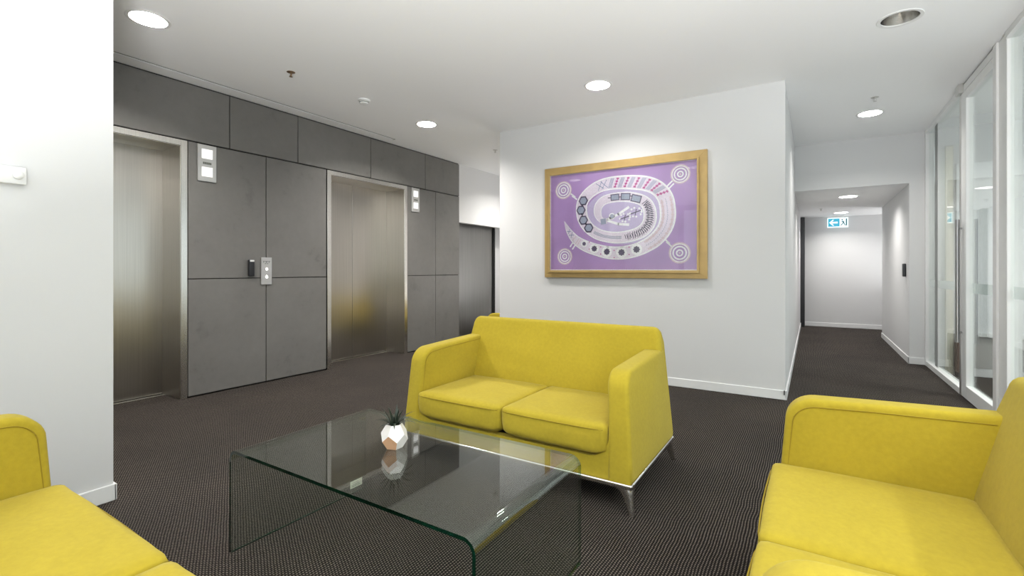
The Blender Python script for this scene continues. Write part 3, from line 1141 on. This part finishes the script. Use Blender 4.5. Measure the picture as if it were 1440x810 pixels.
# normals: build the whole profile once, recalc, then split by index
def whole():
    bm = B()
    vo = [[bm.verts.new((x, y, z)) for x, z in outer] for y in (-hd, hd)]
    vi = [[bm.verts.new((x, y, z)) for x, z in inner] for y in (-hd, hd)]
    lay = bm.faces.layers.int.new('piece')
    vo0 = set(vo[0]) | set(vi[0])
    for i in range(n - 1):
        pc = 0 if i == 0 else 1 if i <= NB else 2 if i == NB + 1 else 3 if i <= 2 * NB + 1 else 4
        for q, mi in (((vo[0][i], vo[0][i + 1], vo[1][i + 1], vo[1][i]), 0), ((vi[0][i + 1], vi[0][i], vi[1][i], vi[1][i + 1]), 0),
                      ((vo[0][i], vi[0][i], vi[0][i + 1], vo[0][i + 1]), 1), ((vo[1][i], vo[1][i + 1], vi[1][i + 1], vi[1][i]), 1)):
            f = bm.faces.new(q)
            f.material_index = mi if q[0] in vo0 else mi * 2
            f[lay] = pc
    for k, pc in ((0, 0), (-1, 4)):
        f = bm.faces.new((vo[0][k], vo[1][k], vi[1][k], vi[0][k]))
        f.material_index = 1
        f[lay] = pc
    bmesh.ops.recalc_face_normals(bm, faces=bm.faces[:])
    return bm, lay


for pc, nm, mat in ((0, 'leg_panel', M['table_glass']), (1, 'bent_corner', M['bend']), (2, 'table_top', M['table_glass']), (3, 'bent_corner', M['bend']), (4, 'leg_panel', M['table_glass'])):
    bm, lay = whole()
    bmesh.ops.delete(bm, geom=[f for f in bm.faces if f[lay] != pc], context='FACES')
    o = obj(nm, bm, [mat, M['green_edge'], M['clear_edge']], t, 60, fix=False)
    if pc == 0:
        st = B()
        add_box(st, -hl + TT + 0.0005, -hl + TT + 0.0015, 0.245, 0.320, 0.028, 0.064)
        stk = obj('sticker', st, M['paper'], o)
        stk['label'] = 'small cream maker sticker'
        st = B()
        for k in range(3):
            add_box(st, -hl + TT + 0.0015, -hl + TT + 0.002, 0.256, 0.308 - 0.006 * k, 0.036 + 0.008 * k, 0.0385 + 0.008 * k)
        s2 = obj('sticker_print', st, M['ink'], o)

# ------------------------------------------------------------------ faceted pot with an air plant
t = thing('plant_pot', 'small white faceted pot with a spiky dark plant on the glass table', 'plant', (-1.452, 1.405, TH))
R1, R2 = 0.033, 0.0545
rot = math.radians(-34)
lv = {}
bm = B()


def ringv(r, z, o_):
    return [bm.verts.new((r * math.cos(rot + 2 * PI * (k + o_) / 5), r * math.sin(rot + 2 * PI * (k + o_) / 5), z)) for k in range(5)]


bo = ringv(R1, 0.0, 0)
lo = ringv(R2, 0.034, 0)
up = ringv(R2, 0.062, 0.5)
tp = ringv(0.0325, 0.097, 0.5)
ti = ringv(0.026, 0.095, 0.5)
td = ringv(0.026, 0.080, 0.5)
bm.faces.new(bo[::-1])
tan_best = None
for k in range(5):
    j = (k + 1) % 5
    f = bm.faces.new((bo[k], bo[j], lo[j], up[k], lo[k]))
    c = f.calc_center_median()
    # the bare facet is the one nearest the view from the south-east
    sc = c.x * 0.25 - c.y
    if tan_best is None or sc > tan_best[0]:
        tan_best = (sc, f)
    bm.faces.new((lo[j], up[j], tp[j], tp[k], up[k]))
    bm.faces.new((tp[k], tp[j], ti[j], ti[k]))
    bm.faces.new((ti[k], ti[j], td[j], td[k]))
tan_best[1].material_index = 1
obj('pot', bm, [M['pot'], M['tan']], t)
bm = B()
add_cyl(bm, (0, 0, 0.074), 0.024, 0.014, 14)
obj('soil', bm, M['soil'], t)
rl = random.Random(11)
for i in range(19):
    a = 2 * PI * i / 19 + rl.uniform(-0.2, 0.2)
    ln = rl.uniform(0.068, 0.098)
    tilt = (0.30, 0.75, 1.05)[i % 3] + rl.uniform(-0.1, 0.1)
    bm = B()
    base = Vector((0.009 * math.cos(a), 0.009 * math.sin(a), 0.086))
    rings = []
    side = Vector((-math.sin(a), math.cos(a), 0))
    for q in range(6):
        u = q / 5
        ang = tilt * (0.55 + 0.75 * u)
        p = base + Vector((math.cos(a) * math.sin(ang), math.sin(a) * math.sin(ang), math.cos(ang))) * ln * u
        w = 0.0078 * (1 - u) ** 0.7 + 0.0004
        nrm = Vector((-math.cos(a) * math.cos(ang), -math.sin(a) * math.cos(ang), math.sin(ang)))
        rings.append([bm.verts.new(p + side * w), bm.verts.new(p - nrm * w * 0.45), bm.verts.new(p - side * w), bm.verts.new(p + nrm * w * 0.15)])
    for A, D in zip(rings, rings[1:]):
        for k in range(4):
            bm.faces.new((A[k], A[(k + 1) % 4], D[(k + 1) % 4], D[k]))
    obj('leaf', bm, M['leaf'], t, 60)

# ------------------------------------------------------------------ framed picture
PX, PZ = -1.728, 1.68
t = thing('framed_picture', 'large purple painting of a coiled snake in a gold wooden frame', 'picture', (PX, YP, PZ))
ox0, ox1, oz0, oz1 = -0.853, 0.888, -0.618, 0.612     # outer edge of the frame
ix0, ix1, iz0, iz1 = -0.785, 0.800, -0.540, 0.530     # edge of the picture


def mitred(name, x0, x1, z0, z1, w_l, w_r, w_t, w_b, y0, y1, mat, parent):
    I = (x0 + w_l, x1 - w_r, z0 + w_b, z1 - w_t)
    for pts in ([(x0, z0), (x1, z0), (I[1], I[2]), (I[0], I[2])], [(x1, z0), (x1, z1), (I[1], I[3]), (I[1], I[2])],
                [(x1, z1), (x0, z1), (I[0], I[3]), (I[1], I[3])], [(x0, z1), (x0, z0), (I[0], I[2]), (I[0], I[3])]):
        bm = B()
        flat_poly(bm, pts, y0, y1)
        bmesh.ops.recalc_face_normals(bm, faces=bm.faces[:])
        bmesh.ops.bevel(bm, geom=bm.edges[:], offset=0.0015, segments=1, affect='EDGES')
        obj(name, bm, mat, parent)


mitred('frame_bar', ox0, ox1, oz0, oz1, 0.062, 0.080, 0.066, 0.062, -0.038, -0.001, M['gold'], t)
mitred('inner_frame_bar', ox0 + 0.056, ox1 - 0.072, oz0 + 0.054, oz1 - 0.068, 0.015, 0.018, 0.018, 0.026, -0.060, -0.001, M['gold'], t)
cv_ = obj('canvas', add_box(B(), ix0 - 0.01, ix1 + 0.01, -0.034, -0.02, iz0 - 0.01, iz1 + 0.01), M['p_back'], t)
obj('glazing', add_box(B(), ix0 - 0.008, ix1 + 0.012, -0.055, -0.052, iz0 - 0.004, iz1 + 0.010), M['glass'], t)
mitred('pale_slip', ix0 + 0.002, ix1 - 0.000, iz0 + 0.002, iz1 - 0.002, 0.006, 0.007, 0.005, 0.007, -0.0365, -0.034, M['p_white'], t)

SP = [(-0.607, 0.006, 0.007), (-0.549, -0.11, 0.062), (-0.469, -0.204, 0.094), (-0.366, -0.269, 0.113), (-0.248, -0.313, 0.12), (-0.105, -0.349, 0.127), (0.049, -0.357, 0.131), (0.199, -0.331, 0.131), (0.313, -0.285, 0.134), (0.408, -0.222, 0.142), (0.485, -0.131, 0.145), (0.519, -0.031, 0.149), (0.519, 0.078, 0.149), (0.493, 0.189, 0.149), (0.42, 0.282, 0.145), (0.313, 0.337, 0.145), (0.183, 0.364, 0.142), (0.049, 0.377, 0.136), (-0.088, 0.377, 0.131), (-0.212, 0.351, 0.127), (-0.32, 0.289, 0.123), (-0.39, 0.2, 0.123), (-0.4, 0.089, 0.123), (-0.366, -0.015, 0.12), (-0.293, -0.101, 0.116), (-0.194, -0.159, 0.113), (-0.071, -0.19, 0.113), (0.049, -0.195, 0.116), (0.183, -0.174, 0.12), (0.281, -0.13, 0.127), (0.337, -0.053, 0.131), (0.345, 0.042, 0.127), (0.318, 0.124, 0.116), (0.256, 0.179, 0.105), (0.15, 0.214, 0.102), (0.049, 0.225, 0.098), (-0.071, 0.221, 0.094), (-0.158, 0.195, 0.091), (-0.208, 0.136, 0.087), (-0.212, 0.061, 0.076), (-0.172, -0.005, 0.054), (-0.105, -0.016, 0.054)]


def cat(pts, k=5):
    """smooth the control points"""
    out = []
    P = [Vector(p) for p in pts]
    for i in range(len(P) - 1):
        p0, p1, p2, p3 = P[max(i - 1, 0)], P[i], P[i + 1], P[min(i + 2, len(P) - 1)]
        for j in range(k):
            u = j / k
            out.append(0.5 * ((2 * p1) + (p2 - p0) * u + (2 * p0 - 5 * p1 + 4 * p2 - p3) * u * u + (3 * p1 - p0 - 3 * p2 + p3) * u ** 3))
    out.append(P[-1])
    return out


SPS = cat(SP)


def frame_at(i):
    a, b_ = SPS[max(i - 1, 0)], SPS[min(i + 1, len(SPS) - 1)]
    d = Vector((b_.x - a.x, b_.y - a.y)).normalized()
    return Vector((SPS[i].x, SPS[i].y)), d, Vector((-d.y, d.x)), SPS[i].z


def ribbon(bm, i0, i1, s0, s1, y):
    """band along the spiral between two fractions of its half width"""
    prev = None
    for i in range(i0, i1 + 1):
        p, d, nn, w = frame_at(i)
        q0, q1 = p + nn * w / 2 * s0, p + nn * w / 2 * s1
        cur = (bm.verts.new((q0.x, y, q0.y)), bm.verts.new((q1.x, y, q1.y)))
        if prev:
            bm.faces.new((prev[0], prev[1], cur[1], cur[0]))
        prev = cur
    return bm


def stuff(name, bm, mat):
    o = obj(name, bm, mat, cv_)
    o['kind'] = 'stuff'
    return o


LAST = len(SPS) - 1
Y1, Y2, Y3, Y4 = -0.0345, -0.0350, -0.0354, -0.0358
bm = B()
ribbon(bm, 0, LAST, -1.0, 1.0, Y2)
obj('painted_band', bm, M['p_pale'], cv_)
# cool ground inside the coil
bm = B()
vs = [bm.verts.new((0.06 + 0.43 * math.cos(a * PI / 24), Y1, 0.03 + 0.30 * math.sin(a * PI / 24))) for a in range(48)]
bm.faces.new(vs)
obj('painted_ground', bm, M['p_cool'], cv_)
bm = B()
ribbon(bm, 0, LAST, -1.06, -0.86, Y3)
ribbon(bm, 0, LAST, 0.86, 1.06, Y3)
stuff('painted_edge', bm, M['p_white'])


def quad(bm, c, d, l, w, y):
    nn = Vector((-d.y, d.x))
    a = [c + d * l / 2 + nn * w / 2, c - d * l / 2 + nn * w / 2, c - d * l / 2 - nn * w / 2, c + d * l / 2 - nn * w / 2]
    bm.faces.new([bm.verts.new((p.x, y, p.y)) for p in a])


def disc(bm, c, r, y, n_=14, star=0.0):
    bm.faces.new([bm.verts.new((c[0] + (r * (1 - star * (k % 2))) * math.cos(2 * PI * k / n_), y, c[1] + (r * (1 - star * (k % 2))) * math.sin(2 * PI * k / n_))) for k in range(n_)])


def ring(bm, c, r0, r1, y, n_=28):
    a = [bm.verts.new((c[0] + r0 * math.cos(2 * PI * k / n_), y, c[1] + r0 * math.sin(2 * PI * k / n_))) for k in range(n_)]
    b_ = [bm.verts.new((c[0] + r1 * math.cos(2 * PI * k / n_), y, c[1] + r1 * math.sin(2 * PI * k / n_))) for k in range(n_)]
    for k in range(n_):
        bm.faces.new((a[k], a[(k + 1) % n_], b_[(k + 1) % n_], b_[k]))


def nearest(x, y):
    return min(range(LAST), key=lambda i: (SPS[i].x - x) ** 2 + (SPS[i].y - y) ** 2)


# chain of hexagons, boxes and star discs inside the band
d_dark, d_grey, d_white, d_mag, d_blue, d_rose = B(), B(), B(), B(), B(), B()
for c in [(-0.379, 0.217), (-0.407, 0.116), (-0.379, 0.006), (-0.317, -0.081)]:
    disc(d_dark, c, 0.056, Y3, 6)
    disc(d_grey, c, 0.040, Y4, 6)
for a, b_ in (((-0.379, 0.217), (-0.407, 0.116)), ((-0.407, 0.116), (-0.379, 0.006)), ((-0.379, 0.006), (-0.317, -0.081))):
    v = Vector(b_) - Vector(a)
    quad(d_dark, (Vector(a) + Vector(b_)) / 2, v.normalized(), v.length, 0.014, Y3)
for c, r in [((-0.022, 0.227), 0.05), ((0.092, 0.225), 0.054), ((0.204, 0.196), 0.056)]:
    i = nearest(*c)
    dv = frame_at(i)[1]
    quad(d_dark, Vector(c), dv, r * 1.9, r * 1.35, Y3)
    quad(d_grey, Vector(c), dv, r * 1.55, r * 1.0, Y4)
quad(d_dark, Vector((0.03, 0.226)), Vector((1, 0)), 0.26, 0.010, Y3)
for c, r in [((-0.37, -0.25), 0.024), ((-0.253, -0.306), 0.034), ((-0.111, -0.342), 0.037), ((0.049, -0.352), 0.038), ((0.208, -0.325), 0.038)]:
    disc(d_white, c, r * 1.55, Y3, 20)
    disc(d_dark, c, r, Y4, 16, 0.22)
# striped top of the band: alternating magenta chains and blue slashes
i0, i1 = nearest(-0.10, 0.377), nearest(0.47, 0.225)
if i0 > i1:
    i0, i1 = i1, i0
st = list(range(i0, i1 + 1, 2))
for q, i in enumerate(st):
    p, d, nn, w = frame_at(i)
    sl = (nn + d * 0.35).normalized()
    if q % 2 == 0:
        for s in (-0.30, -0.1, 0.1, 0.30):
            quad(d_mag, p + sl * w * s * 1.1, d, 0.026, 0.017, Y4)
        quad(d_mag, p, sl, w * 0.72, 0.008, Y3)
    else:
        for s in (-0.012, 0.002, 0.016):
            quad(d_blue, p + d * s, sl, w * 0.80, 0.006, Y4)
# crossed lines at the tail and at the upper left of the band
for x, y in ((-0.55, -0.11), (-0.52, -0.15), (-0.15, 0.370), (-0.19, 0.355)):
    i = nearest(x, y)
    p, d, nn, w = frame_at(i)
    for s in (-1, 1):
        quad(d_blue, p, (nn + d * s * 0.8).normalized(), w * 0.85, 0.006, Y4)
for x, y in ((-0.48, -0.195), (-0.455, -0.213), (-0.43, -0.23)):
    p, d, nn, w = frame_at(nearest(x, y))
    quad(d_rose, p, nn, w * 0.7, 0.010, Y4)
# ticks round the inner coil
i0, i1 = sorted((nearest(0.30, 0.15), nearest(0.10, -0.192)))
for q, i in enumerate(range(i0, i1 + 1)):
    p, d, nn, w = frame_at(i)
    for s in (-0.012, 0.008):
        quad(d_dark, p + d * s, (nn + d * 0.15 * (1 if q % 2 else -1)).normalized(), w * (0.62 if q % 2 else 0.42), 0.0075, Y4)
# dotted rows along the right of the outer coil
i0, i1 = sorted((nearest(0.32, -0.28), nearest(0.50, 0.16)))
for i in range(i0, i1 + 1):
    p, d, nn, w = frame_at(i)
    for s in (-0.30, 0.30):
        disc(d_rose, p + nn * w * s, 0.015 if i % 2 else 0.010, Y4, 8)
    quad(d_blue, p + nn * w * 0.02, (nn * 0.5 + d).normalized(), 0.014, 0.004, Y4)
# grey streaks in the lower left of the inner coil
for k, s in enumerate((-0.2, 0.0, 0.2)):
    ii = nearest(-0.10, -0.18)
    ribbon(d_grey, ii - 7, ii + 6, s - 0.05, s + 0.05, Y4)
for x, y in ((-0.31, -0.275), (-0.18, -0.33), (-0.03, -0.37), (0.13, -0.34)):
    for s in (-0.035, 0.04):
        disc(d_mag, (x, y + s), 0.007, Y4, 8)
# small figure with open jaws and two crossed sprigs in the middle
for a, b_ in (((-0.105, 0.000), (0.015, 0.047)), ((0.015, 0.047), (0.125, 0.113)), ((-0.105, -0.013), (0.015, -0.055)), ((0.015, -0.055), (0.125, -0.067))):
    v = Vector(b_) - Vector(a)
    quad(d_white, (Vector(a) + Vector(b_)) / 2, v.normalized(), v.length + 0.012, 0.026, Y3)
disc(d_white, (-0.055, 0.030), 0.034, Y3, 16)
disc(d_grey, (-0.055, 0.032), 0.022, Y4, 14)
quad(d_grey, Vector((-0.15, -0.02)), Vector((1, 0.1)).normalized(), 0.06, 0.06, Y4)
for c, l in (((0.085, 0.008), 0.10), ((0.200, 0.057), 0.11)):
    c = Vector(c)
    quad(d_dark, c, Vector((0.96, 0.28)), l, 0.010, Y4)
    quad(d_dark, c, Vector((0.2, 0.98)), l * 0.6, 0.008, Y4)
    for k in range(9):
        aa = k * 2.4
        disc(d_white, c + Vector((math.cos(aa) * l * 0.55, math.sin(aa) * l * 0.42)), 0.011, Y3, 10)
# concentric circles in the four corners with pale bars toward the coil
for c, k in (((-0.618, 0.353), 1.0), ((0.641, 0.400), 0.95), ((-0.603, -0.385), 0.92), ((0.634, -0.368), 1.05)):
    ring(d_white, c, 0.020 * k, 0.034 * k, Y3)
    ring(d_white, c, 0.052 * k, 0.066 * k, Y3)
    ring(d_rose, c, 0.076 * k, 0.100 * k, Y2)
    ring(d_white, c, 0.080 * k, 0.088 * k, Y3)
    disc(d_rose, c, 0.010, Y3, 10)
for c, d in (((-0.503, 0.287), (0.8, -0.6)), ((-0.484, 0.259), (0.8, -0.6)), ((0.539, 0.317), (0.72, 0.69)), ((0.554, 0.290), (0.72, 0.69)), ((-0.516, -0.251), (0.6, 0.8)), ((-0.488, -0.278), (0.6, 0.8)), ((0.513, -0.249), (0.72, -0.69)), ((0.534, -0.281), (0.72, -0.69))):
    quad(d_white, Vector(c), Vector(d), 0.075, 0.015, Y2)
for nm, bmx, mt in (('painted_plum_marks', d_dark, M['p_dark']), ('painted_grey_marks', d_grey, M['p_grey']), ('painted_white_marks', d_white, M['p_white']),
                    ('painted_magenta_marks', d_mag, M['p_magenta']), ('painted_blue_marks', d_blue, M['p_blue']), ('painted_rose_marks', d_rose, M['p_rose'])):
    stuff(nm, bmx, mt)
